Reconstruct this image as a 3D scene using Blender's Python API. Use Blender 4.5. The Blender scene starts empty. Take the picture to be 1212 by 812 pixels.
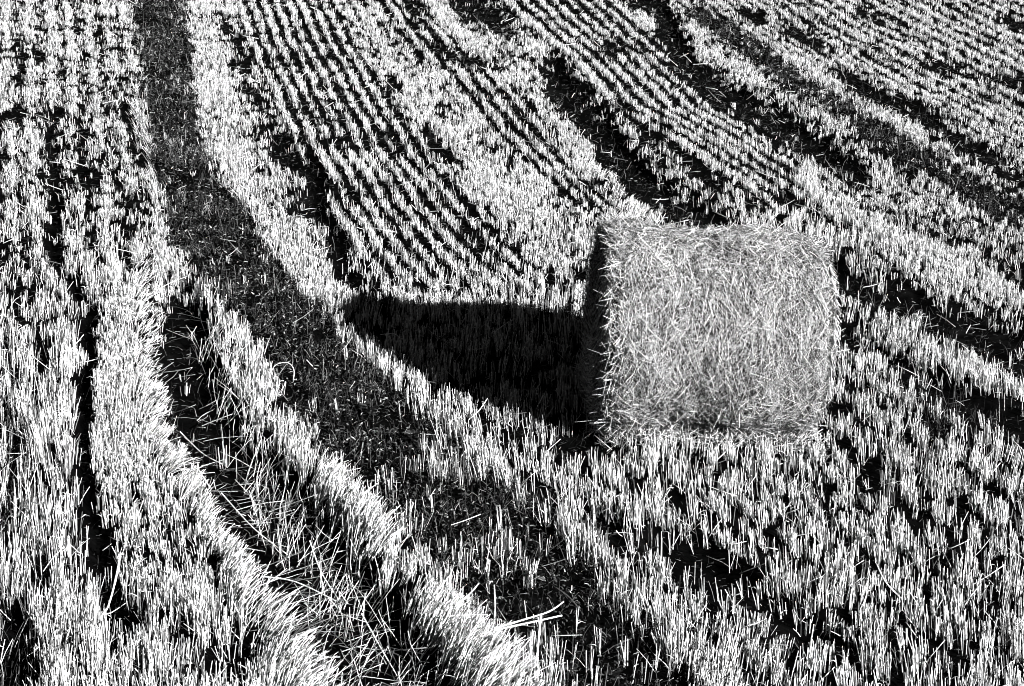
import bpy, math, random
import numpy as np
from mathutils import Vector, Matrix
rng = np.random.default_rng(7)
random.seed(7)
S = bpy.context.scene
COL = S.collection

# ------------------------------------------------------------------ camera
FPX, W0, H0 = 2400.0, 1212.0, 812.0          # focal length in photo pixels
PITCH = math.radians(12.0)
SLOPE = math.tan(math.radians(9.22))         # the field climbs away from the camera
CROSS = -0.075                               # and falls gently to the right
CAMZ = 5.62
cd = bpy.data.cameras.new('camera'); cam = bpy.data.objects.new('camera', cd); COL.objects.link(cam)
cam.location = (0, 0, CAMZ); cam.rotation_euler = (math.radians(90) - PITCH, 0, 0)
cd.sensor_width = 36.0; cd.lens = 36.0 * FPX / W0; cd.clip_start = 0.1; cd.clip_end = 3000
cd.dof.use_dof = True; cd.dof.focus_distance = 13.0; cd.dof.aperture_fstop = 14.0
S.camera = cam

# ------------------------------------------------------------------ light
SUN_DIR = Vector((0.708, -0.62, 0.312)).normalized()      # towards the sun: low, right, a little behind the camera
el = math.asin(SUN_DIR.z)
w = bpy.data.worlds.new('World'); S.world = w; w.use_nodes = True
nt = w.node_tree; nt.nodes.clear()
sky = nt.nodes.new('ShaderNodeTexSky'); sky.sky_type = 'NISHITA'; sky.sun_disc = False
sky.sun_elevation = el; sky.sun_rotation = math.atan2(SUN_DIR.x, SUN_DIR.y)
sky.air_density = 0.25; sky.dust_density = 0.0; sky.altitude = 2500
sep = nt.nodes.new('ShaderNodeSeparateColor')            # black-and-white film behind a red filter
bg = nt.nodes.new('ShaderNodeBackground'); bg.inputs['Strength'].default_value = 0.05
wo = nt.nodes.new('ShaderNodeOutputWorld')
nt.links.new(sky.outputs[0], sep.inputs[0]); nt.links.new(sep.outputs[0], bg.inputs[0]); nt.links.new(bg.outputs[0], wo.inputs[0])
sl = bpy.data.lights.new('sun', 'SUN'); sl.energy = 5.0; sl.angle = math.radians(0.5); sl.color = (1, 1, 1)
so = bpy.data.objects.new('sun', sl); COL.objects.link(so)
so.rotation_euler = (-SUN_DIR).to_track_quat('-Z', 'Y').to_euler(); so.location = SUN_DIR * 40
vs = S.view_settings; vs.view_transform = 'Standard'; vs.look = 'None'; vs.gamma = 1.0; vs.use_curve_mapping = False
vs.exposure = 2.05
S.cycles.filter_width = 1.0; S.cycles.max_bounces = 3; S.cycles.diffuse_bounces = 0; S.cycles.glossy_bounces = 1

# ------------------------------------------------------------------ helpers
def smooth(t): t = np.clip(t, 0, 1); return t * t * (3 - 2 * t)
_T = rng.random((256, 256))
def noise(x, y, seed=0):                      # value noise 0..1
    x = np.asarray(x) + seed * 17.3; y = np.asarray(y) + seed * 9.1
    xi = np.floor(x).astype(int); yi = np.floor(y).astype(int); fx = smooth(x - xi); fy = smooth(y - yi)
    g = lambda a, b: _T[a % 256, b % 256]
    return (g(xi, yi) * (1 - fx) + g(xi + 1, yi) * fx) * (1 - fy) + (g(xi, yi + 1) * (1 - fx) + g(xi + 1, yi + 1) * fx) * fy
def plane(x, y):
    ys = np.where(y > 60, 60 + 25 * np.tanh((y - 60) / 25), y)
    ys = np.where(y < -10, -10 + 20 * np.tanh((y + 10) / 20), ys)
    xs = 60 * np.tanh(np.asarray(x) / 60)
    return SLOPE * ys + CROSS * xs
cp, sp = math.cos(PITCH), math.sin(PITCH)
def project(x, y, z):
    dz = z - CAMZ
    depth = y * cp - dz * sp
    v = y * sp + dz * cp
    depth = np.where(depth < 0.5, 0.5, depth)
    return W0 / 2 + FPX * x / depth, H0 / 2 - FPX * v / depth, FPX / depth
def unproject(px, py):                        # point of the smooth hillside seen at a photo pixel
    a = (px - W0 / 2) / FPX; b = (H0 / 2 - py) / FPX
    dx, dy, dz = a, cp + b * sp, -sp + b * cp
    t = CAMZ / (SLOPE * dy + CROSS * dx - dz)
    return dx * t, dy * t

def sdist(px, py, pts):                       # distance to a polyline minus its half width
    best = np.full(np.shape(px), 1e9)
    for (x0, y0, w0), (x1, y1, w1) in zip(pts[:-1], pts[1:]):
        vx, vy = x1 - x0, y1 - y0
        t = np.clip(((px - x0) * vx + (py - y0) * vy) / (vx * vx + vy * vy + 1e-9), 0, 1)
        d = np.hypot(px - x0 - t * vx, py - y0 - t * vy) - (w0 + t * (w1 - w0))
        best = np.minimum(best, d)
    return best
def wgt(px, py, pts, soft=8.0, grow=0.0):
    return np.clip(0.5 - (sdist(px, py, pts) - grow) / soft, 0, 1)

# ---- the field's layout: wheel ruts, weedy strips, rims, as traced on the hillside
BARE = [  # (points, depth of the rut, softness)
 ([(30, 55, 3), (29, 95, 3)], .02, 6), ([(10, 130, 8), (24, 130, 7)], .02, 6),
 ([(58, 128, 3), (70, 130, 4)], .02, 6),
 ([(62, 140, 4), (63, 200, 4), (65, 250, 5), (66, 298, 6), (78, 318, 5), (92, 340, 5), (104, 366, 8), (108, 400, 7), (99, 440, 7), (97, 500, 6), (104, 550, 7), (112, 600, 8), (120, 640, 11), (126, 690, 12), (131, 740, 10)], .08, 6),
 ([(95, 135, 3), (96, 205, 4)], .02, 5), ([(100, 220, 3), (106, 280, 4)], .02, 5), ([(118, 175, 3), (121, 215, 3)], .02, 5),
 ([(139, 98, 5), (150, 140, 6), (160, 185, 5)], .03, 7), ([(145, 288, 4), (151, 312, 6)], .02, 5), ([(120, 318, 4), (126, 335, 3)], .02, 5), ([(148, 210, 3), (152, 270, 3)], .02, 5),
 ([(45, 405, 6), (50, 450, 8)], .02, 8), ([(22, 345, 4), (25, 375, 5)], .02, 8), ([(50, 660, 10), (55, 690, 8)], .02, 9),
 ([(15, 520, 10), (12, 600, 10), (8, 640, 6)], .02, 14), ([(14, 720, 12), (22, 800, 24), (22, 850, 24)], .03, 14),
 ([(165, 560, 3), (170, 620, 4)], .01, 6), ([(190, 600, 4), (206, 650, 5), (215, 680, 4)], .02, 7), ([(242, 770, 6), (246, 800, 7)], .02, 8), ([(128, 760, 8), (135, 800, 5)], .01, 8),
 # broad rut between the left slab and the rim
 ([(216, 354, 24), (222, 400, 30), (227, 450, 33), (243, 500, 37), (280, 560, 46), (318, 610, 55), (358, 660, 58), (393, 705, 60), (430, 755, 56), (455, 800, 56), (500, 870, 56)], .12, 26),
 ([(322, 530, 9), (330, 550, 8)], .03, 8),
 # gaps right of the first lit rim
 ([(262, 20, 4), (284, 45, 8), (290, 60, 6)], .02, 8), ([(290, 78, 5), (294, 102, 7)], .02, 7), ([(308, 98, 4), (312, 125, 6)], .02, 7),
 ([(318, 150, 9), (330, 172, 12), (348, 190, 9)], .05, 9), ([(360, 185, 6), (370, 215, 10), (374, 240, 8), (388, 262, 8), (400, 290, 10), (410, 318, 9), (416, 335, 8), (450, 345, 6)], .06, 10),
 ([(452, 365, 7), (455, 372, 5)], .02, 8),
 ([(458, 82, 6), (468, 98, 7)], .02, 6), ([(518, 118, 5), (524, 130, 6)], .02, 6), ([(500, 150, 4), (520, 172, 5), (540, 185, 4)], .02, 8),
 ([(485, 6, 7), (495, 18, 8)], .02, 8), ([(514, 44, 8), (530, 58, 8), (560, 68, 8), (596, 76, 4)], .04, 7),
 # second rut, runs behind the bale and out on its right
 ([(540, -20, 20), (555, 6, 16), (590, 22, 14), (605, 45, 5)], .06, 10),
 ([(655, 78, 10), (664, 100, 14), (690, 125, 16), (712, 150, 14), (730, 180, 17), (760, 210, 15), (790, 232, 12), (830, 250, 13), (872, 264, 6), (915, 282, 4), (955, 290, 4), (990, 322, 10), (1030, 340, 13), (1080, 358, 14), (1120, 378, 17), (1165, 390, 20), (1212, 415, 24), (1300, 450, 24)], .10, 10),
 ([(735, 115, 5), (770, 165, 5), (800, 195, 6), (840, 205, 7), (860, 230, 6)], .03, 12), ([(905, 225, 6), (955, 245, 7), (985, 260, 9), (1020, 268, 6)], .04, 12),
 ([(725, 55, 6), (735, 58, 4)], .01, 6),
 ([(1000, 388, 6), (1040, 408, 9), (1090, 440, 11), (1130, 465, 13), (1170, 488, 14), (1212, 502, 15), (1300, 530, 14)], .09, 10),
 ([(1080, 262, 5), (1110, 272, 7), (1150, 285, 6), (1212, 330, 6)], .03, 10), ([(1125, 205, 6), (1160, 225, 6), (1212, 235, 6)], .03, 12),
 # third rut
 ([(760, -10, 10), (785, 10, 8), (800, 50, 9), (822, 78, 14), (850, 98, 16), (880, 118, 13), (910, 135, 15), (940, 152, 14), (965, 170, 14), (995, 190, 11), (1020, 200, 5)], .10, 8),
 ([(1000, 88, 5), (1030, 108, 8), (1070, 120, 7), (1110, 150, 9), (1140, 165, 9), (1175, 185, 9), (1212, 205, 8)], .05, 10),
 ([(930, 28, 5), (970, 48, 7), (980, 55, 4)], .03, 8), ([(1110, 72, 8), (1130, 78, 6)], .02, 8), ([(1020, 8, 7), (1040, 14, 6)], .02, 8), ([(885, 10, 7), (900, 18, 6)], .02, 8), ([(1165, 85, 6), (1212, 92, 7)], .02, 9), ([(1190, 20, 6), (1212, 28, 6)], .02, 9),
 # foreground gaps on the right
 ([(600, 565, 6), (628, 580, 8), (650, 600, 6)], .04, 12), ([(690, 585, 8), (720, 612, 12), (740, 640, 9), (790, 648, 14), (830, 660, 16), (868, 685, 12), (900, 705, 14), (925, 728, 20), (955, 740, 18), (990, 745, 12), (1010, 760, 7)], .08, 12),
 ([(655, 515, 8), (700, 520, 9), (740, 530, 5)], .03, 12), ([(820, 532, 4), (822, 552, 5)], .02, 8), ([(1060, 785, 5), (1065, 812, 7)], .02, 9), ([(1100, 702, 4), (1120, 708, 5)], .02, 9),
 ([(640, 560, 5), (660, 580, 6)], .02, 9), ([(1075, 610, 5), (1095, 630, 5)], .02, 10), ([(1170, 700, 7), (1200, 715, 6)], .02, 10), ([(930, 655, 4), (960, 668, 5)], .02, 10),
 ([(480, 450, 8), (540, 480, 6)], .02, 14), ([(560, 480, 6), (600, 500, 8), (640, 508, 6)], .03, 12), ([(1015, 545, 5), (1060, 580, 5)], .02, 10), ([(800, 600, 4), (840, 612, 5)], .02, 10),
]
WEED = [  # strips of low dark growth: (points, softness, stubble left inside)
 ([(185, -60, 34), (188, 20, 34), (195, 60, 33), (200, 110, 33), (210, 160, 32), (222, 210, 34), (245, 260, 48), (268, 300, 42), (310, 345, 42), (345, 385, 44), (375, 430, 52), (415, 480, 62), (450, 515, 50)], 14, .03),
 ([(450, 515, 50), (508, 562, 62), (553, 612, 68), (603, 662, 72), (655, 720, 78), (705, 775, 78), (760, 830, 76), (800, 900, 72)], 46, .12),
 ([(825, 10, 12), (860, 32, 12), (900, 62, 15), (945, 95, 13), (985, 118, 14), (1030, 150, 15), (1075, 180, 17), (1115, 198, 14), (1160, 225, 17), (1212, 250, 18), (1280, 285, 18)], 10, .04),
 ([(1130, 498, 8), (1100, 515, 10)], 14, .4),
]
DENSE = [  # lit rims where the stalks stand thick
 ([(232, -60, 10), (240, 10, 10), (250, 80, 14), (262, 130, 16), (285, 190, 16), (315, 240, 20), (345, 285, 22), (372, 320, 20), (398, 345, 14), (412, 360, 6)], 10),
 ([(435, 400, 7), (475, 440, 12), (515, 480, 13), (565, 525, 13), (620, 580, 15), (675, 630, 17), (720, 690, 24), (780, 740, 26), (850, 800, 26)], 24),
 ([(505, -10, 8), (530, 25, 8), (575, 58, 9), (615, 90, 9), (655, 135, 10), (690, 170, 12), (722, 205, 12), (750, 240, 12)], 8),
 ([(435, 20, 8), (470, 70, 10), (500, 110, 10), (530, 150, 12), (570, 200, 14), (615, 250, 18), (650, 285, 20)], 14),
 ([(820, 45, 8), (870, 85, 10), (920, 125, 8), (965, 155, 8)], 8), ([(900, 45, 8), (950, 75, 8), (1010, 105, 8), (1080, 150, 8)], 8),
 ([(955, 205, 14), (985, 240, 12), (1040, 270, 10), (1110, 300, 12), (1212, 340, 12)], 10), ([(1020, 375, 8), (1100, 405, 12), (1212, 450, 12)], 10),
 ([(140, 330, 20), (140, 400, 26), (145, 480, 30), (160, 560, 30), (170, 620, 20)], 16),
 ([(200, 310, 8), (250, 332, 8), (285, 360, 10), (298, 410, 10), (310, 450, 10), (335, 500, 9), (375, 555, 8), (412, 600, 8), (440, 640, 8)], 16),
 ([(490, 700, 16), (530, 740, 20), (570, 790, 24)], 12), ([(225, 560, 10), (260, 620, 12), (290, 680, 14)], 10)]
# guides: curves the drill rows follow (row number, [(y, x) ...])
GUIDES = [
 (-12, [(-100, -260), (800, -220)]),
 (0, [(-100, 52), (0, 58), (100, 61), (300, 67), (340, 90), (400, 107), (500, 99), (560, 108), (650, 120), (750, 130), (900, 140)]),
 (4, [(-100, 130), (0, 145), (100, 160), (150, 172), (200, 183), (300, 190), (400, 188), (450, 192), (500, 210), (550, 235), (600, 265), (650, 285), (700, 320), (750, 350), (900, 440)]),
 (8, [(-100, 210), (0, 225), (50, 230), (100, 240), (150, 255), (200, 272), (250, 305), (300, 330), (350, 370), (400, 430), (500, 530), (600, 640), (700, 750), (800, 850), (900, 950)]),
 (10.5, [(-100, 250), (0, 277), (50, 290), (100, 313), (150, 335), (200, 360), (250, 388), (300, 415), (350, 455), (400, 510), (500, 620), (600, 740), (700, 870), (800, 1010), (900, 1150)]),
 (18.5, [(-100, 330), (6, 393), (50, 415), (105, 450), (190, 500), (240, 545), (300, 602), (350, 665), (400, 735), (500, 880), (600, 1040), (700, 1210), (800, 1390), (900, 1570)]),
 (22, [(-100, 360), (0, 455), (50, 495), (95, 532), (145, 570), (180, 604), (225, 654), (255, 690), (300, 750), (350, 830), (400, 920), (500, 1110), (600, 1310), (900, 1900)]),
 (26.5, [(-100, 415), (0, 520), (50, 575), (80, 604), (150, 665), (200, 710), (250, 765), (300, 850), (350, 955), (400, 1060), (450, 1160), (500, 1260), (900, 2060)]),
 (29, [(-100, 480), (0, 600), (50, 655), (70, 681), (125, 731), (170, 806), (215, 875), (250, 930), (300, 1030), (350, 1130), (400, 1230), (900, 2230)]),
 (37, [(-100, 600), (0, 740), (45, 790), (90, 850), (130, 900), (170, 965), (190, 1000), (230, 1070), (280, 1170), (330, 1270), (900, 2400)]),
 (41, [(-100, 660), (0, 805), (50, 880), (100, 948), (150, 1035), (200, 1120), (250, 1212), (900, 2500)]),
 (48, [(-100, 740), (0, 900), (30, 945), (60, 1002), (95, 1062), (150, 1170), (200, 1270), (900, 2680)]),
 (75, [(-100, 1250), (0, 1480), (200, 1980), (900, 3700)]),
]
def rowcoord(px, py):
    out = np.full(px.shape, GUIDES[0][0], float); xp = None
    for k, (v, pts) in enumerate(GUIDES):
        ys = np.array([p[0] for p in pts], float); xs = np.array([p[1] for p in pts], float)
        x = np.interp(py, ys, xs)
        lo = py < ys[0]; x = np.where(lo, xs[0] + (py - ys[0]) * (xs[1] - xs[0]) / (ys[1] - ys[0]), x)
        if k:
            t = (px - xp) / np.maximum(x - xp, 1e-3)
            out = np.where(t >= 0, vp + np.clip(t, 0, 1) * (v - vp), out)
        xp, vp = x, v
    return out

def rowstrength(px, py, v):
    s = np.full(px.shape, .45)
    s = np.where((v > 10.5) & (v < 18.7) & (py < 330), 1.0, s)
    s = np.where((v > 18.7) & (v < 22), .15, s)
    s = np.where((v > 22) & (v < 26) & (py < 262), 1.0, s)
    s = np.where((v > 19.5) & (v < 24) & (py < 75), .95, s)
    s = np.where((v > 28.6) & (v < 36) & (py < 235), 1.0, s)
    s = np.where((v > 42) & (py < 150), .85, s)
    s = np.where((v > 29) & (py > 235), .35, s)
    s = np.where((v < 4.2) & (py < 340), .66, s)
    s = np.where((v < 4.2) & (py > 340), .2, s)
    s = np.where((v > 4.2) & (v < 10.5), .15, s)
    s = np.where((v > 8) & (py > 330), .62, s)
    return s

def relief(x, y):                              # ruts and clods on top of the smooth hill
    px, py, s = project(x, y, plane(x, y))
    jx = (noise(x * 3, y * 3, 1) - .5) * 10
    z = (noise(x * 1.1, y * 1.1, 2) - .5) * .05 + (noise(x * 9, y * 9, 3) - .5) * .025
    d = np.zeros(np.shape(x))
    for pts, dep, soft in BARE:
        d = np.maximum(d, dep * smooth(wgt(px + jx, py, pts, 18)))
    near = (px > -400) & (px < 1700) & (py > -150) & (py < 1100)
    return z - np.where(near, d, 0)
def ground_z(x, y): return plane(x, y) + relief(x, y)

# ------------------------------------------------------------------ materials
def mat(name, rough=.8, spec=.2):
    m = bpy.data.materials.new(name); m.use_nodes = True
    b = m.node_tree.nodes['Principled BSDF']; b.inputs['Roughness'].default_value = rough
    b.inputs['Specular IOR Level'].default_value = spec
    return m, m.node_tree, b
def ramp(nt, src, stops):
    r = nt.nodes.new('ShaderNodeValToRGB'); e = r.color_ramp.elements
    while len(e) < len(stops): e.new(.5)
    for q, (p, c) in zip(e, stops): q.position = p; q.color = (c, c, c, 1)
    nt.links.new(src, r.inputs[0]); return r.outputs[0]
def straw_mat(name, stops, rough=.55, spec=.3, streak=True):
    m, nt, b = mat(name, rough, spec)
    if spec == 0: b.inputs['IOR'].default_value = 1.0
    g = nt.nodes.new('ShaderNodeNewGeometry')
    c = ramp(nt, g.outputs['Random Per Island'], stops)
    tc = nt.nodes.new('ShaderNodeTexCoord'); n = nt.nodes.new('ShaderNodeTexNoise'); n.inputs['Scale'].default_value = 70
    nt.links.new(tc.outputs['Object'], n.inputs['Vector'])
    k = ramp(nt, n.outputs[0], [(.35, .55), (.6, 1.0)])
    mx = nt.nodes.new('ShaderNodeMix'); mx.data_type = 'RGBA'; mx.blend_type = 'MULTIPLY'; mx.inputs[0].default_value = 1
    nt.links.new(c, mx.inputs[6]); nt.links.new(k, mx.inputs[7]); nt.links.new(mx.outputs[2], b.inputs['Base Color'])
    return m
M_STUB = straw_mat('stubble_straw', [(0, .02), (.3, .14), (.5, .5), (1, .82)])
M_BALE = straw_mat('bale_straw', [(0, .004), (.36, .02), (.48, .28), (.8, .6), (1, .9)])
M_LITTER = straw_mat('litter_straw', [(0, .02), (.45, .14), (.75, .5), (1, .8)])
M_LOOSE = straw_mat('loose_straw_ends', [(0, .2), (.5, .6), (1, .85)])
M_PALE = straw_mat('pale_stalk', [(0, .7), (1, .8)])
M_WEED = straw_mat('weed_leaf', [(0, .004), (.5, .02), (.85, .07), (1, .4)], .8, 0)
M_DULL = straw_mat('dull_grass', [(0, .006), (.5, .025), (.85, .08), (1, .4)], .8, 0)
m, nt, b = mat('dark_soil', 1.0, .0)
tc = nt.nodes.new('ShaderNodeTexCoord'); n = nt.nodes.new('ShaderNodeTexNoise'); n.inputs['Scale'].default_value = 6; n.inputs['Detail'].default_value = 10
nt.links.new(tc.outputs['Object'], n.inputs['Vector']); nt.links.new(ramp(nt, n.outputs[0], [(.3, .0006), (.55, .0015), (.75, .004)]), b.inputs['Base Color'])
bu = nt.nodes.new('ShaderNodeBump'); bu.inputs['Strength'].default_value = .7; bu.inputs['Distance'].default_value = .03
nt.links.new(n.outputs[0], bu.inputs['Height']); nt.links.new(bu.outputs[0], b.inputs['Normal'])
M_SOIL = m
m, nt, b = mat('packed_straw', .9, .1)
tc = nt.nodes.new('ShaderNodeTexCoord'); n = nt.nodes.new('ShaderNodeTexNoise'); n.inputs['Scale'].default_value = 45; n.inputs['Detail'].default_value = 6
mp = nt.nodes.new('ShaderNodeMapping'); mp.inputs['Scale'].default_value = (1, .3, .3)
nt.links.new(tc.outputs['Object'], mp.inputs[0]); nt.links.new(mp.outputs[0], n.inputs['Vector'])
nt.links.new(ramp(nt, n.outputs[0], [(.35, .006), (.6, .03), (.8, .12)]), b.inputs['Base Color'])
M_CORE = m

# ------------------------------------------------------------------ mesh building
def mesh_obj(name, verts, quads, material, parent=None, smooth_shade=False):
    me = bpy.data.meshes.new(name)
    verts = np.asarray(verts, np.float32); quads = np.asarray(quads, np.int32)
    k = quads.shape[1]
    me.vertices.add(len(verts)); me.vertices.foreach_set('co', verts.ravel())
    me.loops.add(quads.size); me.loops.foreach_set('vertex_index', quads.ravel())
    me.polygons.add(len(quads)); me.polygons.foreach_set('loop_start', np.arange(0, quads.size, k, dtype=np.int32))
    me.polygons.foreach_set('loop_total', np.full(len(quads), k, np.int32))
    if smooth_shade: me.polygons.foreach_set('use_smooth', np.ones(len(quads), bool))
    me.update(calc_edges=True); me.validate()
    me.materials.append(material)
    o = bpy.data.objects.new(name, me); COL.objects.link(o)
    if parent: o.parent = parent
    return o
def tag(o, label, cat, group=None, kind=None):
    o['label'] = label
    if cat: o['category'] = cat
    if group: o['group'] = group
    if kind: o['kind'] = kind
    return o
def unit(v): return v / np.maximum(np.linalg.norm(v, axis=-1, keepdims=True), 1e-9)
def strands(P, D, L, r0, r1, bend=None, seg=1, sides=4, cap=True, flat=1.0, kink=None):
    """tapered stalks: P base, D direction, L length, optional bend vector; returns verts, quads"""
    n = len(P); D = unit(D)
    ref = np.where(np.abs(D[:, 2:3]) > .9, np.array([[1., 0, 0]]), np.array([[0, 0, 1.]]))
    A = unit(np.cross(D, ref)); B = np.cross(D, A)
    ph = rng.random(n) * 6.28
    if bend is None: bend = np.zeros((n, 3))
    rings = []
    for j in range(seg + 1):
        t = j / seg
        c = P + D * (L * t)[:, None] + bend * (L * t * t)[:, None]
        r = (r0 + (r1 - r0) * t)[:, None]
        for q in range(sides):
            a = ph + q * 6.28318 / sides
            a = ph * 0 + ph + q * 6.28318 / sides
            ca, sa = np.cos(ph), np.sin(ph); q1, q2 = math.cos(q * 6.28318 / sides), math.sin(q * 6.28318 / sides) * flat
            u = (q1 * ca - q2 * sa)[:, None]; v = (q1 * sa + q2 * ca)[:, None]
            rings.append(c + (A * u + B * v) * r)
    V = np.stack(rings, 1).reshape(-1, 3); nv = (seg + 1) * sides
    F = []
    for j in range(seg):
        for q in range(sides):
            F.append([j * sides + q, j * sides + (q + 1) % sides, (j + 1) * sides + (q + 1) % sides, (j + 1) * sides + q])
    if cap and sides == 4: F.append([seg * 4 + q for q in range(4)])
    F = np.array(F)
    Q = (np.arange(n)[:, None, None] * nv + F[None]).reshape(-1, 4)
    return V, Q
def join(parts):
    V, Q, o = [], [], 0
    for v, q in parts:
        V.append(v); Q.append(q + o); o += len(v)
    return np.concatenate(V), np.concatenate(Q)

# ------------------------------------------------------------------ ground
def axis(lo, hi, step, far):
    a = list(np.arange(lo, hi, step)); s = step
    while a[-1] < far: s *= 1.25; a.append(a[-1] + s)
    s = step; b = []; c = lo
    while c > -far: s *= 1.25; c -= s; b.append(c)
    return np.array(b[::-1] + a)
gx = axis(-8, 9, .05, 400); gy = axis(8.5, 32, .05, 400)
X, Y = np.meshgrid(gx, gy); Z = ground_z(X, Y)
V = np.stack([X.ravel(), Y.ravel(), Z.ravel()], 1)
nx, ny = len(gx), len(gy); i = np.arange(nx - 1)[None] + np.arange(ny - 1)[:, None] * nx; i = i.ravel()
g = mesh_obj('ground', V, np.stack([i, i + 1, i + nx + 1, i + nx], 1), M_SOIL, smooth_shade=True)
tag(g, 'dark bare soil of the sloping field under the stubble', None, kind='structure')

# ------------------------------------------------------------------ bale frame
R, LEN = .705, 1.46
bx, by = unproject(826, 503)
yaw = math.radians(4.0)
ax = Vector((math.cos(yaw), math.sin(yaw), 0)); ax.z = SLOPE * ax.y + CROSS * ax.x; ax.normalize()   # towards the right end
up = Vector((-CROSS, -SLOPE, 1)).normalized()
fw = up.cross(ax).normalized()                                                                        # away from the camera
bc = Vector((bx, by, float(plane(bx, by)))) + up * (R - .05) + fw * .12
BM = Matrix((ax, fw, up)).transposed()                                                                # local x axis, y away, z up

# ------------------------------------------------------------------ stubble
def sample(dens, xr, yr):
    n = int(dens * (xr[1] - xr[0]) * (yr[1] - yr[0]))
    return rng.uniform(*xr, n), rng.uniform(*yr, n)
HS = .135
x, y = sample(1250, (-8.5, 9.5), (8.8, 31))                # tufts; each carries several stalks
px, py, s = project(x, y, plane(x, y))
k = (px > -170) & (px < 1390) & (py > -110) & (py < 960); x, y, px, py, s = x[k], y[k], px[k], py[k], s[k]
v = rowcoord(px, py)
rs = rowstrength(px, py, v)
v = v + (noise(x * 4, y * 1.5, 11) - .5) * .14
fr = v - np.round(v)
rowp = np.exp(-(fr / .165) ** 2)
along = noise(x * 13, y * 13, 5)
vy = py - .5 * HS * s; vx = px
jx = (noise(x * 3, y * 3, 1) - .5) * 10; jy = (noise(x * 4, y * 4, 8) - .5) * 8 + (noise(x * 14, y * 14, 9) - .5) * 9; jx = jx + (noise(x * 14, y * 14, 10) - .5) * 12
lit = np.zeros(len(x))
for pts, soft in DENSE: lit = np.maximum(lit, smooth(wgt(vx + jx, vy + jy, pts, soft)))
rs = rs * (1 - lit)
keep = .85 * (1 - rs + rs * rowp * 1.7)
clump = noise(x * 17, y * 17, 21)
ck = 1 - .85 * np.maximum(lit, np.clip((rs - .5) * 2.2, 0, 1))
keep *= 1 - ck * (1 - (.12 + 1.25 * smooth((clump - .25) / .4)))
keep *= 1 + .45 * lit
patch = noise(x * 2.3, y * 2.3, 22)
keep *= .62 + .55 * smooth((patch - .25) / .45)
for pts, dep, soft in BARE:
    keep *= 1 - .985 * smooth(wgt(vx + jx, vy + jy, pts, soft * 1.1, 7.5 if dep >= .10 else 4.5 if dep >= .05 else 2.5)) * np.clip((.93 if dep >= .08 else .78) + .5 * noise(x * 8, y * 8, 77), 0, 1)
weedw = np.zeros(len(x))
for pts, soft, left in WEED:
    ww = smooth(wgt(vx + jx, vy + jy, pts, soft)); weedw = np.maximum(weedw, ww)
    pn = noise(x * 3.1, y * 3.1, 40)
    keep *= 1 - ww * (1 - left * 2 * smooth((pn - .35) / .4))
# density by area of the picture
dn = np.full(len(x), .60)
dn = np.where(v < 8, .72, dn)
dn = np.where((v > 8) & (py > 370), .50, dn)
dn = np.where((v < 4.2) & (v > .4) & (py > 340) & (py < 700), 1.1, dn)
dn = np.where((v < 0) & (py > 340), .42, dn)
dn = np.where((v < 6) & (py > 712) & (px > 40), .95, dn)

dn = np.where((v > 4.2) & (v < 8) & (py > 300), .75, dn)
keep *= dn * np.interp(px, [300, 700, 1212], [.83, .82, .80])
k = rng.random(len(x)) < keep
x, y, px, py, s, v, vx, vy, weedw = x[k], y[k], px[k], py[k], s[k], v[k], vx[k], vy[k], weedw[k]
reps = rng.integers(2, 7, len(x)); idx = np.repeat(np.arange(len(x)), reps)
x, y, px, py, s, v, vx, vy, weedw = [q[idx] for q in (x, y, px, py, s, v, vx, vy, weedw)]
ox, oy = rng.normal(0, .014, len(x)), rng.normal(0, .016, len(x)); x = x + ox; y = y + oy; tuft = idx
# keep the ground under the bale clear
rel = np.stack([x - bc.x, y - bc.y], 1); lx_ = rel @ np.array([ax.x, ax.y]); ly_ = rel @ np.array([fw.x, fw.y])
k = ~((np.abs(lx_) < LEN / 2 + .02) & (ly_ > -.30) & (ly_ < .42)); x, y, px, py, s, v, vx, vy, weedw, ox, oy, tuft = [q[k] for q in (x, y, px, py, s, v, vx, vy, weedw, ox, oy, tuft)]
n = len(x); print('stems', n)
hn = noise(x * 2, y * 2, 30)
th_ = rng.uniform(.75, 1.2, tuft.max() + 1)[tuft]
h = HS * (.7 + .5 * hn) * th_ * rng.uniform(.78, 1.12, n) * np.interp(py, [0, 250, 400, 800], [.42, .56, .78, 1.15])
h = np.where((v < 4.2) & (v > .4) & (py > 340) & (py < 700), h * .62, h)
h = np.where((v < 4.2) & (v > .4) & (py >= 700), h * .95, h)
h = np.where((v < 0) & (py > 400), h * 1.25, h)
lean = np.stack([rng.normal(0, .05, n), rng.normal(0, .05, n)], 1)
lean += np.stack([ox, oy], 1) * 3 + rng.normal(0, .05, (tuft.max() + 1, 2))[tuft]
lean += np.stack([(noise(x * 1.5, y * 1.5, 50) - .5) * .25, (noise(x * 1.5, y * 1.5, 51) - .5) * .2], 1)
wild = rng.random(n) < .11; lean += rng.normal(0, .38, (n, 2)) * wild[:, None]
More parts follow.
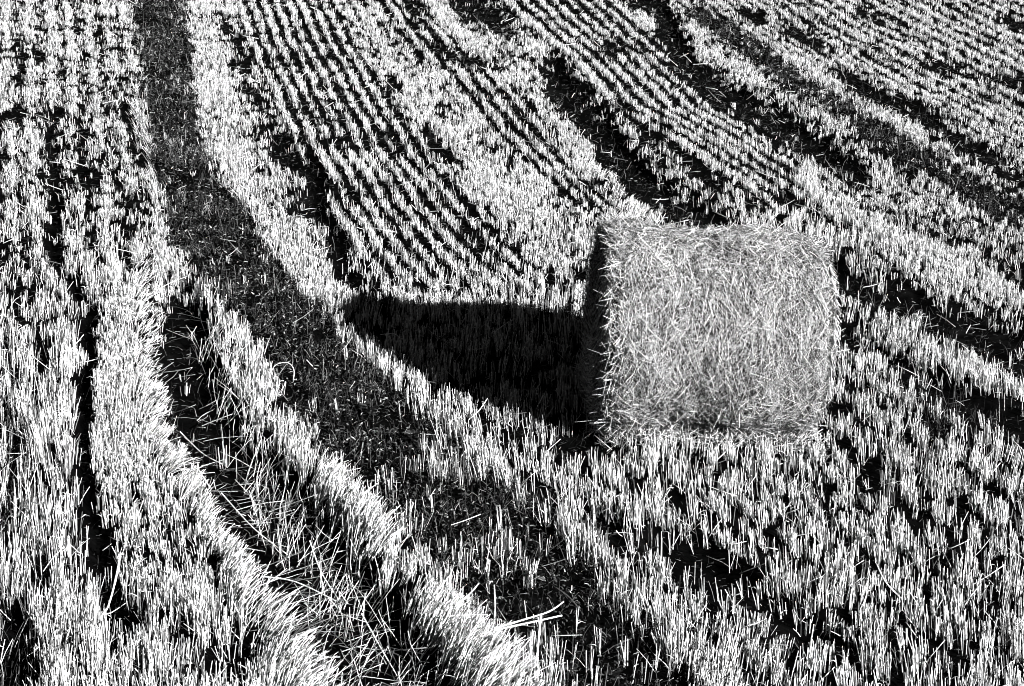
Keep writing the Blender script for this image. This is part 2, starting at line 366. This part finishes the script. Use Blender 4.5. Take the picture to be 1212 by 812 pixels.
# stalks beside the wheel ruts are pushed over: (points, lean x, lean y, length factor)
RIMS = [
 ([(168, 310, 12), (172, 350, 12), (176, 400, 14), (178, 450, 14), (186, 500, 14), (205, 545, 14)], .9, -.25, 1.25, 14),
 ([(205, 545, 14), (235, 590, 14), (262, 640, 16), (290, 690, 20), (320, 735, 24), (350, 790, 26), (370, 850, 26)], .7, .05, 1.55, 16),
 ([(195, 305, 8), (215, 325, 8), (245, 335, 10), (275, 352, 10), (290, 385, 10)], .1, -.1, 1.2, 10),
 ([(300, 420, 10), (320, 470, 12), (345, 520, 14), (375, 560, 16)], .15, -.2, 1.1, 12),
 ([(380, 560, 16), (415, 610, 20), (440, 650, 20)], .5, .0, 1.6, 18),
 ([(470, 690, 18), (510, 730, 26), (550, 780, 30), (590, 840, 30)], .6, .1, 1.65, 18),
 ([(150, 110, 8), (172, 160, 8), (180, 210, 8)], -.35, .0, 1.3, 10),
 ([(45, 480, 16), (45, 560, 16), (50, 620, 14), (40, 700, 14)], -.1, .0, 1.25, 14),
 ([(700, 190, 8), (730, 225, 10), (755, 250, 10)], .35, .0, 1.3, 12),
 ([(955, 215, 12), (975, 245, 12)], .2, .0, 1.5, 14),
 ([(400, 350, 12), (440, 365, 12), (470, 365, 8)], .15, .0, 1.3, 12),
 ([(560, 560, 16), (640, 630, 12), (720, 680, 14), (790, 720, 14)], -.05, .0, 1.25, 16),
]
for pts, a, b_, f, soft in RIMS:
    ww = smooth(wgt(vx, vy, pts, soft)); sc = rng.uniform(.3, 1.5, n)
    lean[:, 0] += ww * a * sc; lean[:, 1] += ww * b_ * sc; h = h * (1 + ww * (f - 1) * rng.uniform(.3, 1.25, n))
z = ground_z(x, y) - .01
P = np.stack([x, y, z], 1); D = np.stack([lean[:, 0], lean[:, 1], np.ones(n)], 1)
r = rng.uniform(.0011, .0025, n) * np.interp(py, [0, 400, 800], [1.1, 1.0, 1.25])
bend = np.stack([lean[:, 0] * .25, lean[:, 1] * .25, -np.hypot(lean[:, 0], lean[:, 1]) * .12], 1)
tall = (rng.random(n) < .3) | (h > .17)
A = strands(P[~tall], D[~tall], h[~tall], r[~tall] * 1.1, r[~tall], flat=.75)
B = strands(P[tall], D[tall], h[tall] * 1.08, r[tall] * 1.15, r[tall] * .85, bend=bend[tall], seg=2, flat=.75)
# torn leaf sheaths hanging on some stalks
q = rng.random(n) < .22; m_ = int(q.sum())
az = rng.random(m_) * 6.28
Dl = np.stack([np.cos(az) * .7, np.sin(az) * .7, np.full(m_, .7)], 1)
C_ = strands(P[q] + unit(D[q]) * (h[q] * rng.uniform(.3, .8, m_))[:, None], Dl, rng.uniform(.03, .08, m_), np.full(m_, .0035), np.full(m_, .001), bend=np.stack([0 * az, 0 * az, -rng.uniform(.2, 1.2, m_)], 1), seg=2, flat=.15)
st = mesh_obj('stubble', *join([A, B, C_]), M_STUB)
tag(st, 'pale cut straw stubble standing in curved drill rows over the whole field', None, kind='stuff')

# ---- coarser stubble up the hill beyond the picture
x, y = sample(150, (-16, 18), (24, 44))
px, py, s = project(x, y, plane(x, y)); k = (py < -105) | (px < -170) | (px > 1390); x, y = x[k], y[k]; n = len(x)
P = np.stack([x, y, ground_z(x, y)], 1); D = np.stack([rng.normal(0, .1, n), rng.normal(0, .1, n), np.ones(n)], 1)
fs = mesh_obj('far_stubble', *strands(P, D, rng.uniform(.1, .16, n), np.full(n, .006), np.full(n, .005)), M_STUB)
tag(fs, 'straw stubble continuing up the hill beyond the ruts', None, kind='stuff')

# ------------------------------------------------------------------ straw lying and sprawling in the ruts
def scatter(polys, dens, box, mid=.3):
    x, y = sample(dens, *box)
    px, py, s = project(x, y, plane(x, y)); k = np.zeros(len(x), bool)
    for pts, p in polys:
        k |= (rng.random(len(x)) < p * smooth(wgt(px, py, pts, 16)))
    return x[k], y[k], px[k], py[k], s[k]
BIG = ([(205, 350, 24), (215, 400, 30), (222, 450, 34), (245, 500, 38), (275, 560, 36), (305, 610, 46), (340, 660, 55), (380, 710, 60), (420, 760, 60), (470, 820, 70)])
x, y, px, py, s = scatter([(BIG[:5], .22), (BIG[4:], .6), ([(290, 610, 40), (380, 720, 60), (460, 800, 60)], .75)], 170, ((-6, 3), (8.8, 16)))
n = len(x)
az = rng.normal(-.6, 1.0, n)                 # mostly trailing to the lower right
D = np.stack([np.cos(az), np.sin(az), rng.uniform(-.05, .5, n)], 1)
lo = strands(np.stack([x, y, ground_z(x, y) + rng.uniform(.005, .06, n)], 1), D, rng.uniform(.08, .32, n), rng.uniform(.0014, .003, n), rng.uniform(.001, .002, n), bend=np.stack([rng.normal(0, .18, n), rng.normal(0, .18, n), rng.normal(-.08, .12, n)], 1), seg=3, flat=.6)
x, y, px, py, s = scatter([([(245, 390, 12), (258, 440, 14), (280, 500, 18), (310, 560, 24), (350, 620, 34), (385, 670, 40), (430, 730, 44), (470, 800, 44)], 1)], 240, ((-6, 3), (8.8, 16)))
n = len(x); D = np.stack([rng.normal(.15, .40, n), rng.normal(0, .3, n), np.ones(n)], 1)
spn = strands(np.stack([x, y, ground_z(x, y)], 1), D, rng.uniform(.10, .30, n), rng.uniform(.0018, .0036, n), rng.uniform(.001, .0022, n), bend=np.stack([rng.normal(.05, .12, n), rng.normal(0, .1, n), rng.normal(-.1, .05, n)], 1), seg=2, flat=.6)
# chaff and broken bits between the stalks
x, y = sample(260, (-7, 8.5), (9, 29)); n = len(x); az = rng.random(n) * 6.28
chaff = strands(np.stack([x, y, ground_z(x, y) + rng.uniform(.003, .02, n)], 1), np.stack([np.cos(az), np.sin(az), rng.uniform(0, .5, n)], 1), rng.uniform(.01, .06, n), rng.uniform(.001, .003, n), rng.uniform(.001, .002, n), flat=.4)
cf = mesh_obj('chaff', *chaff, M_DULL); tag(cf, 'dull chaff and broken straw bits lying on the soil between the stalks', None, kind='stuff')
# thin scatter of fallen straws everywhere
x, y = sample(7, (-6, 7.5), (9, 27)); n = len(x); az = rng.random(n) * 6.28
zl = ground_z(x, y) + rng.uniform(.02, .12, n)
thin = strands(np.stack([x, y, zl], 1), np.stack([np.cos(az), np.sin(az), rng.normal(0, .5, n)], 1), rng.uniform(.06, .22, n), rng.uniform(.002, .003, n), rng.uniform(.0015, .003, n), seg=2, bend=rng.normal(0, .1, (n, 3)))
sm = mesh_obj('sprawling_stubble', *spn, M_STUB); tag(sm, 'sparse long stalks leaning at all angles in the right half of the broad rut', None, kind='stuff')
lt = mesh_obj('straw_litter', *join([lo, thin]), M_LITTER)
tag(lt, 'loose flattened straw sprawling in the broad wheel rut and over the stubble', None, kind='stuff')

# ------------------------------------------------------------------ weeds in the dark strips
x, y = sample(2200, (-6, 8), (8.8, 29))
px, py, s = project(x, y, plane(x, y)); wv = np.zeros(len(x))
jx = (noise(x * 3, y * 3, 1) - .5) * 14
for pts, soft, left in WEED: wv = np.maximum(wv, smooth(wgt(px + jx, py - 5, pts, 18)))
wv *= .35 + .9 * smooth((noise(x * 5, y * 5, 60) - .25) / .5)
wv *= np.where(px > 780, .4, np.interp(py, [0, 260], [.5, 1]))
k = rng.random(len(x)) < wv; x, y, s = x[k], y[k], s[k]; n = len(x); print('weeds', n)
az = rng.random(n) * 6.28; rise = rng.uniform(.1, 1.6, n)
wd = strands(np.stack([x, y, ground_z(x, y) + rng.uniform(0, .05, n)], 1), np.stack([np.cos(az), np.sin(az), rise], 1), rng.uniform(.015, .04, n), rng.uniform(.003, .007, n), rng.uniform(.001, .005, n), bend=np.stack([0 * az, 0 * az, -rng.uniform(.1, .7, n)], 1), seg=2, flat=.12)
q = rng.random(n) < .30; m_ = int(q.sum())
gr = strands(np.stack([x[q], y[q], ground_z(x[q], y[q])], 1), np.stack([rng.normal(0, .3, m_), rng.normal(0, .3, m_), np.ones(m_)], 1), rng.uniform(.03, .12, m_), np.full(m_, .0022), np.full(m_, .001), bend=rng.normal(0, .2, (m_, 3)), seg=3, flat=.4)
we = mesh_obj('weeds', *wd, M_WEED); tag(we, 'low dark leafy growth filling the wide strips between the stubble rims', None, kind='stuff')
# dull thin grasses: weed strips, lower left corner, right rut
x2, y2, p1, p2, s2 = scatter([([(10, 480, 26), (10, 600, 26), (14, 700, 26), (22, 800, 34), (24, 860, 40)], 1), ([(1050, 470, 14), (1110, 490, 14), (1180, 500, 14)], .7), ([(55, 660, 16), (60, 700, 14)], .6)] + [(p, .14) for p, dep, _ in BARE if dep > .025], 420, ((-7, 9), (8.6, 30)))
m2 = len(x2)
g2 = strands(np.stack([x2, y2, ground_z(x2, y2)], 1), np.stack([rng.normal(0.15, .3, m2), rng.normal(0, .25, m2), np.ones(m2)], 1), rng.uniform(.05, .17, m2) * np.interp(p2, [0, 400, 800], [.5, .8, 1.2]), np.full(m2, .0022), np.full(m2, .0008), bend=rng.normal(0, .2, (m2, 3)), seg=3, flat=.4)
gg = mesh_obj('grass', *join([gr, g2]), M_DULL); tag(gg, 'thin dull grass blades among the weeds and at the lower left edge', None, kind='stuff')

# ------------------------------------------------------------------ the round bale
bale = bpy.data.objects.new('hay_bale', None); COL.objects.link(bale)
tag(bale, 'large round straw bale lying on its side on the stubble slope', 'hay bale')
bale.matrix_world = Matrix.Translation(bc) @ BM.to_4x4(); bale.empty_display_size = .3
def prof(u, th):                              # radius along the axis: two broad swellings and lumps
    e = np.abs(u) / (LEN / 2)
    r = R + .020 * np.cos(2 * math.pi * (u + .62) / .88) - .012
    r = r + (noise(u * 4 + 9, th * 3.2, 70) - .5) * .025 + (noise(u * 11 + 9, th * 9, 71) - .5) * .018
    return r - .06 * np.clip((e - .90) / .10, 0, 1) ** 2
nu, nt_ = 60, 160
us = np.linspace(-LEN / 2, LEN / 2, nu); th = np.linspace(0, 2 * math.pi, nt_, endpoint=False)
U, T = np.meshgrid(us, th, indexing='ij'); RR = prof(U, np.minimum(T, 2 * math.pi - T)) - .015
V = np.stack([U, RR * np.cos(T), RR * np.sin(T)], -1).reshape(-1, 3)
F = []
for a in range(nu - 1):
    for c in range(nt_): F.append([a * nt_ + c, (a + 1) * nt_ + c, (a + 1) * nt_ + (c + 1) % nt_, a * nt_ + (c + 1) % nt_])
mesh_obj('rolled_body', V, F, M_CORE, bale, True)
for sgn in (-1, 1):
    V, F = [], []; nr = 14
    for a in range(nr + 1):
        rr = (1 - a / nr)
        for c in range(nt_):
            R0 = prof(np.array(sgn * LEN / 2), np.array(min(th[c], 2 * math.pi - th[c]))) - .015
            dome = .035 * (1 - rr ** 3) + .006 * math.sin(rr * 60)
            V.append((sgn * (LEN / 2 + dome), R0 * max(rr, .01) * math.cos(th[c]), R0 * max(rr, .01) * math.sin(th[c])))
    for a in range(nr):
        for c in range(nt_): F.append([a * nt_ + c, a * nt_ + (c + 1) % nt_, (a + 1) * nt_ + (c + 1) % nt_, (a + 1) * nt_ + c])
    mesh_obj('end_face', V, F, M_CORE, bale, True)
# straws bound round the curved side
n = 50000
u = rng.uniform(-LEN / 2 + .01, LEN / 2 - .01, n); t = rng.random(n) * 2 * math.pi
t2 = np.minimum(t, 2 * math.pi - t)
rad = prof(u, t2) + rng.uniform(-.032, .015, n)
nrm = np.stack([0 * t, np.cos(t), np.sin(t)], 1); tan = np.stack([0 * t, -np.sin(t), np.cos(t)], 1)
axv = np.array([[1., 0, 0]])
slope_u = (prof(u + .02, t2) - prof(u - .02, t2)) / .04
ang = np.where(rng.random(n) < .6, rng.normal(0, .65, n), rng.uniform(-1.57, 1.57, n))
L = rng.uniform(.08, .32, n) * rng.uniform(.6, 1.1, n)
D = tan * np.cos(ang)[:, None] + (axv + nrm * slope_u[:, None]) * np.sin(ang)[:, None] + nrm * rng.normal(.0, .16, n)[:, None]
D *= np.where(rng.random(n) < .5, 1, -1)[:, None]
P = axv * u[:, None] + nrm * rad[:, None] - D * (L / 2)[:, None]
bend = -nrm * (L * .9)[:, None] * np.cos(ang)[:, None] ** 2
P = P + nrm * (.22 * L * L / R * np.cos(ang) ** 2)[:, None]*0
bnd = -nrm * (L / (2 * R) * np.cos(ang) ** 2)[:, None]
D2 = D + nrm * (L / (2 * R) * np.cos(ang) ** 2)[:, None]
A = strands(P, D2, L, rng.uniform(.0008, .0021, n), rng.uniform(.0006, .0018, n), bend=bnd, seg=2, sides=4, flat=.5)
mesh_obj('straw_wrap', *A, M_BALE, bale)
# loose ends standing off the surface, denser at the left rim and underside
n = 4200
u = np.where(rng.random(n) < .28, -LEN / 2 + np.abs(rng.normal(0, .07, n)), rng.uniform(-LEN / 2, LEN / 2, n)); t = rng.random(n) * 2 * math.pi
nrm = np.stack([0 * t, np.cos(t), np.sin(t)], 1); tan = np.stack([0 * t, -np.sin(t), np.cos(t)], 1)
ex = np.where(u < -LEN / 2 + .12, rng.uniform(-1.4, .1, n), np.where(u > LEN / 2 - .10, rng.uniform(-.1, 1.2, n), rng.normal(0, .5, n)))
D = nrm * rng.uniform(.15, .6, n)[:, None] + tan * rng.normal(0, .9, n)[:, None] + axv * ex[:, None]
P = axv * u[:, None] + nrm * (prof(u, np.minimum(t, 2 * math.pi - t)) - .01)[:, None]
mesh_obj('loose_straw', *strands(P, D, rng.uniform(.02, .19, n) * rng.uniform(.4, 1, n), rng.uniform(.0012, .0024, n), rng.uniform(.001, .002, n), seg=2, bend=rng.normal(0, .15, (n, 3))), M_LOOSE, bale)
# straws of the two flat ends, wound in a spiral
parts = []
for sgn in (-1, 1):
    n = 6500
    rr = np.sqrt(rng.random(n)) * (R - .04); t = rng.random(n) * 2 * math.pi
    nrm = np.stack([0 * t, np.cos(t), np.sin(t)], 1); tan = np.stack([0 * t, -np.sin(t), np.cos(t)], 1)
    L = rng.uniform(.03, .14, n)
    P = nrm * rr[:, None] + axv * (sgn * (LEN / 2 + .035 * (1 - (rr / R) ** 3) + rng.uniform(-.005, .012, n)))[:, None] - tan * (L / 2)[:, None]
    D = tan + nrm * rng.normal(0, .45, n)[:, None] + axv * (sgn * np.abs(rng.normal(0, .28, n)))[:, None]
    parts.append(strands(P, D, L, np.full(n, .0022), np.full(n, .0016)))
mesh_obj('end_straw', *join(parts), M_BALE, bale)
# ragged skirt of straw at the bale's foot
n = 800
u = rng.uniform(-LEN / 2 - .02, LEN / 2, n); yy = -rng.uniform(.18, .46, n); az = rng.random(n) * 6.28
W = np.array([list(bc + ax * float(a) + fw * float(b_)) for a, b_ in zip(u, yy)])
W[:, 2] = ground_z(W[:, 0], W[:, 1]) + rng.uniform(.0, .10, n)
sk = mesh_obj('fallen_straw', *strands(W, np.stack([np.cos(az), np.sin(az), rng.uniform(-.1, 1.4, n)], 1), rng.uniform(.04, .14, n), np.full(n, .0024), np.full(n, .0018)), M_LITTER)
tag(sk, 'short straw shed along the foot of the bale', None, kind='stuff')

# ------------------------------------------------------------------ single stalks and plants one can point at
def at(px, py, h=0.0):
    x, y = unproject(px, py); return np.array([x, y, float(ground_z(np.array([x]), np.array([y]))[0]) + h])
def lift(px, py, h):                            # a point h above the ground that shows at the pixel
    s = float(project(*[np.array(q) for q in (*unproject(px, py), plane(*[np.array(c) for c in unproject(px, py)]))])[2])
    x, y = unproject(px, py + h * s * .985); z = float(ground_z(np.array([x]), np.array([y]))[0]); return np.array([x, y, z + h])
def tube_mesh(pts, r0, r1, flat=1.0, sub=5):
    pts = [np.array(p, float) for p in pts]
    c = []
    for i in range(len(pts) - 1):
        p0 = pts[max(i - 1, 0)]; p1 = pts[i]; p2 = pts[i + 1]; p3 = pts[min(i + 2, len(pts) - 1)]
        for k in range(sub):
            t = k / sub; c.append(.5 * (2 * p1 + (p2 - p0) * t + (2 * p0 - 5 * p1 + 4 * p2 - p3) * t * t + (3 * p1 - p0 - 3 * p2 + p3) * t ** 3))
    c.append(pts[-1]); c = np.array(c); n = len(c); V, F = [], []; K = 6
    for i in range(n):
        d = unit(c[min(i + 1, n - 1)] - c[max(i - 1, 0)]); a = unit(np.cross(d, [0.2, -1, .3])); b_ = np.cross(d, a)
        r = r0 + (r1 - r0) * i / (n - 1)
        if 0 < i < n - 1 and i % 7 == 3: r *= 1.25              # straw nodes
        for k in range(K): V.append(c[i] + (a * math.cos(k * 2 * math.pi / K) + b_ * math.sin(k * 2 * math.pi / K) * flat) * r)
    for i in range(n - 1):
        for k in range(K): F.append([i * K + k, i * K + (k + 1) % K, (i + 1) * K + (k + 1) % K, (i + 1) * K + k])
    F.append([0, 1, 2, 3]); F.append([0, 3, 4, 5]); e = (n - 1) * K; F.append([e, e + 1, e + 2, e + 3]); F.append([e, e + 3, e + 4, e + 5])
    return np.array(V), np.array(F)
def stalk(name, label, cat, pts, r0, r1, material=M_PALE, group=None, leaves=()):
    base = pts[0]
    root = bpy.data.objects.new(name, None) if leaves else None
    v, f = tube_mesh(pts, r0, r1)
    if not leaves:
        o = mesh_obj(name, v - base, f, material); o.location = base; return tag(o, label, cat, group)
    COL.objects.link(root); root.location = base; root.empty_display_size = .1; tag(root, label, cat, group)
    mesh_obj('stem', v - base, f, material, root)
    for lp in leaves:
        v, f = tube_mesh(lp, .004, .001, .2); mesh_obj('leaf', v - base, f, material, root)
    return root
stalk('bent_stalk', 'long pale stalk leaning right over the narrow black rut, with an arching leaf', 'stalk',
      [at(119, 722), lift(128, 700, .10), lift(138, 672, .22), lift(145, 650, .30)], .0045, .006,
      leaves=[[lift(119, 716, .02), lift(128, 709, .06), lift(138, 707, .07), lift(152, 708, .06)], [lift(121, 716, .03), lift(128, 711, .05), lift(132, 714, .04)]])
GS = 'single long straws lying over the lower rim'
stalk('long_straw', 'pale straw rising right over the dark weeds, upper of the crossing pair', 'straw', [lift(585, 742, .10), lift(620, 730, .13), lift(650, 720, .16), lift(667, 709, .19)], .0055, .0035, group=GS)
stalk('long_straw', 'pale straw lying almost level, lower of a crossing pair at the bottom', 'straw', [lift(585, 744, .09), lift(625, 735, .12), lift(665, 725, .15)], .0055, .0045, group=GS)
stalk('long_straw', 'pale straw slanting up right from the tips of the lowest rim', 'straw', [lift(540, 715, .12), lift(556, 700, .17), lift(567, 688, .21)], .005, .0035, group=GS)
stalk('long_straw', 'thin upright pale straw behind the lowest rim of stubble', 'straw', [at(585, 738), lift(586, 715, .10), lift(585, 692, .20)], .005, .003, group=GS)
stalk('long_straw', 'short pale straw crossing the top of the lowest rim sideways', 'straw', [lift(528, 728, .12), lift(555, 726, .14), lift(577, 725, .15)], .0045, .003, group=GS)
stalk('upright_stalk', 'single tall pale stalk standing in the dark weeds at the bottom, thick at its tip', 'stalk', [at(638, 812), lift(636, 780, .10), lift(638, 750, .22), lift(640, 726, .31)], .004, .0075)
stalk('dark_stalk', 'grey stalk leaning left over the dark weeds right of the crossing straws', 'stalk', [at(690, 725), lift(675, 706, .12), lift(658, 690, .20)], .004, .003, M_DULL)
stalk('grass_blade', 'pale grass blade arched over the weeds left of the shadow', 'grass blade', [at(347, 452), lift(348, 437, .07), lift(341, 429, .11), lift(328, 430, .10), lift(322, 437, .08)], .003, .0015)
stalk('grass_blade', 'thin pale grass blade arched inside the left end of the bale shadow', 'grass blade', [at(474, 412), lift(474, 402, .06), lift(467, 395, .10), lift(450, 394, .09)], .003, .0015)
for lab, p in [
 ('long straw at the upper left of the broad rut, slanting down right', [(213, 492, .05), (238, 515, .05), (262, 528, .04)]),
 ('straw in the middle of the broad rut, slanting steeply down right', [(233, 532, .06), (248, 555, .04)]),
 ('thin straw reaching across the broad rut below its middle', [(262, 560, .10), (300, 600, .07), (340, 628, .05)]),
 ('straw lying across the lower part of the broad rut, ending at the lowest rim', [(310, 655, .06), (350, 662, .07), (398, 685, .05)]),
 ('pale straw leaning out of the broad rut towards the lowest rim', [(428, 700, .16), (450, 740, .08), (470, 775, .0)]),
 ('straw slanting through the left foot of the tall rim', [(367, 615, .18), (380, 650, .10), (402, 685, .02)]),
]:
    stalk('rut_straw', lab, 'straw', [lift(*q) for q in p], .0038, .003, group='long straws in the broad rut')
for lab, p, mm in [
 ('pale straw leaning right in the gap above the lowest right stubble', [(900, 748, 0), (908, 735, .06), (912, 720, .12)], M_PALE),
 ('long thin straw slanting across the rows in the lower right', [(1068, 708, .02), (1048, 688, .10), (1036, 665, .18)], M_PALE),
 ('straw crossing the near edge of the bale shadow, tilted up right', [(555, 495, .02), (567, 483, .07), (577, 465, .13)], M_PALE),
 ('short straw tilted up right where shadow meets the bale foot', [(635, 482, .03), (643, 466, .09)], M_PALE),
 ('straw stuck upright in the right foreground behind the black gap', [(958, 790, 0), (958, 768, .08), (962, 735, .20)], M_PALE)]:
    stalk('single_straw', lab, 'straw', [lift(*q) for q in p], .004, .003, mm, group='single straws in the stubble')

def weed_plant(label, px, py, rad, hh, nl, group=None):
    base = at(px, py); root = bpy.data.objects.new('weed_plant', None); COL.objects.link(root); root.location = base; root.empty_display_size = .05
    tag(root, label, 'weed', group)
    v, f = tube_mesh([base - base, np.array([.005, 0, hh * .5]), np.array([0, .01, hh])], .004, .002); mesh_obj('stem', v, f, M_DULL, root)
    P, D, L = [], [], []
    for k in range(nl):
        a = rng.random() * 6.28; t = rng.uniform(.1, 1)
        P.append((math.cos(a) * rad * .25 * t, math.sin(a) * rad * .25 * t, hh * t * .8)); D.append((math.cos(a), math.sin(a), rng.uniform(.1, 1.0))); L.append(rad * rng.uniform(.5, 1))
    L = np.array(L)
    # leaf blades widest in the middle
    P = np.array(P); D = unit(np.array(D)); n = len(P)
    side = unit(np.cross(D, [0, 0, 1.])); V, F = [], []
    for i in range(n):
        w_ = L[i] * .22; o = len(V)
        for t, ww in ((0, .15), (.3, .9), (.6, 1), (.85, .6), (1, .05)):
            c = P[i] + D[i] * L[i] * t - np.array([0, 0, 1]) * L[i] * .35 * t * t
            V += [c - side[i] * w_ * ww + np.array([0, 0, .15 * w_]), c, c + side[i] * w_ * ww + np.array([0, 0, .15 * w_])]
        for r_ in range(4):
            for e in range(2): F.append([o + r_ * 3 + e, o + r_ * 3 + e + 1, o + r_ * 3 + e + 4, o + r_ * 3 + e + 3])
    mesh_obj('leaves', V, F, M_WEED, root)
GW = 'leafy weeds in the dark strip'
weed_plant('dark bushy weed against the lit stubble band below the tip of the shadow', 490, 530, .09, .12, 90, GW)
weed_plant('dark bushy weed in mid strip, left of the one against the lit band', 438, 492, .08, .10, 70, GW)
weed_plant('grey leafy seedling at the bottom edge, nearest the tall pale stalk', 672, 800, .07, .06, 26, GW)
weed_plant('grey leafy seedling at the bottom edge, between the other seedling and the right stubble', 722, 806, .08, .07, 30, GW)
weed_plant('low dark leafy weed left of the leaning grey stalk', 632, 690, .08, .08, 34, GW)
weed_plant('low dark weed under the crossing pale straws', 612, 778, .06, .06, 26, GW)
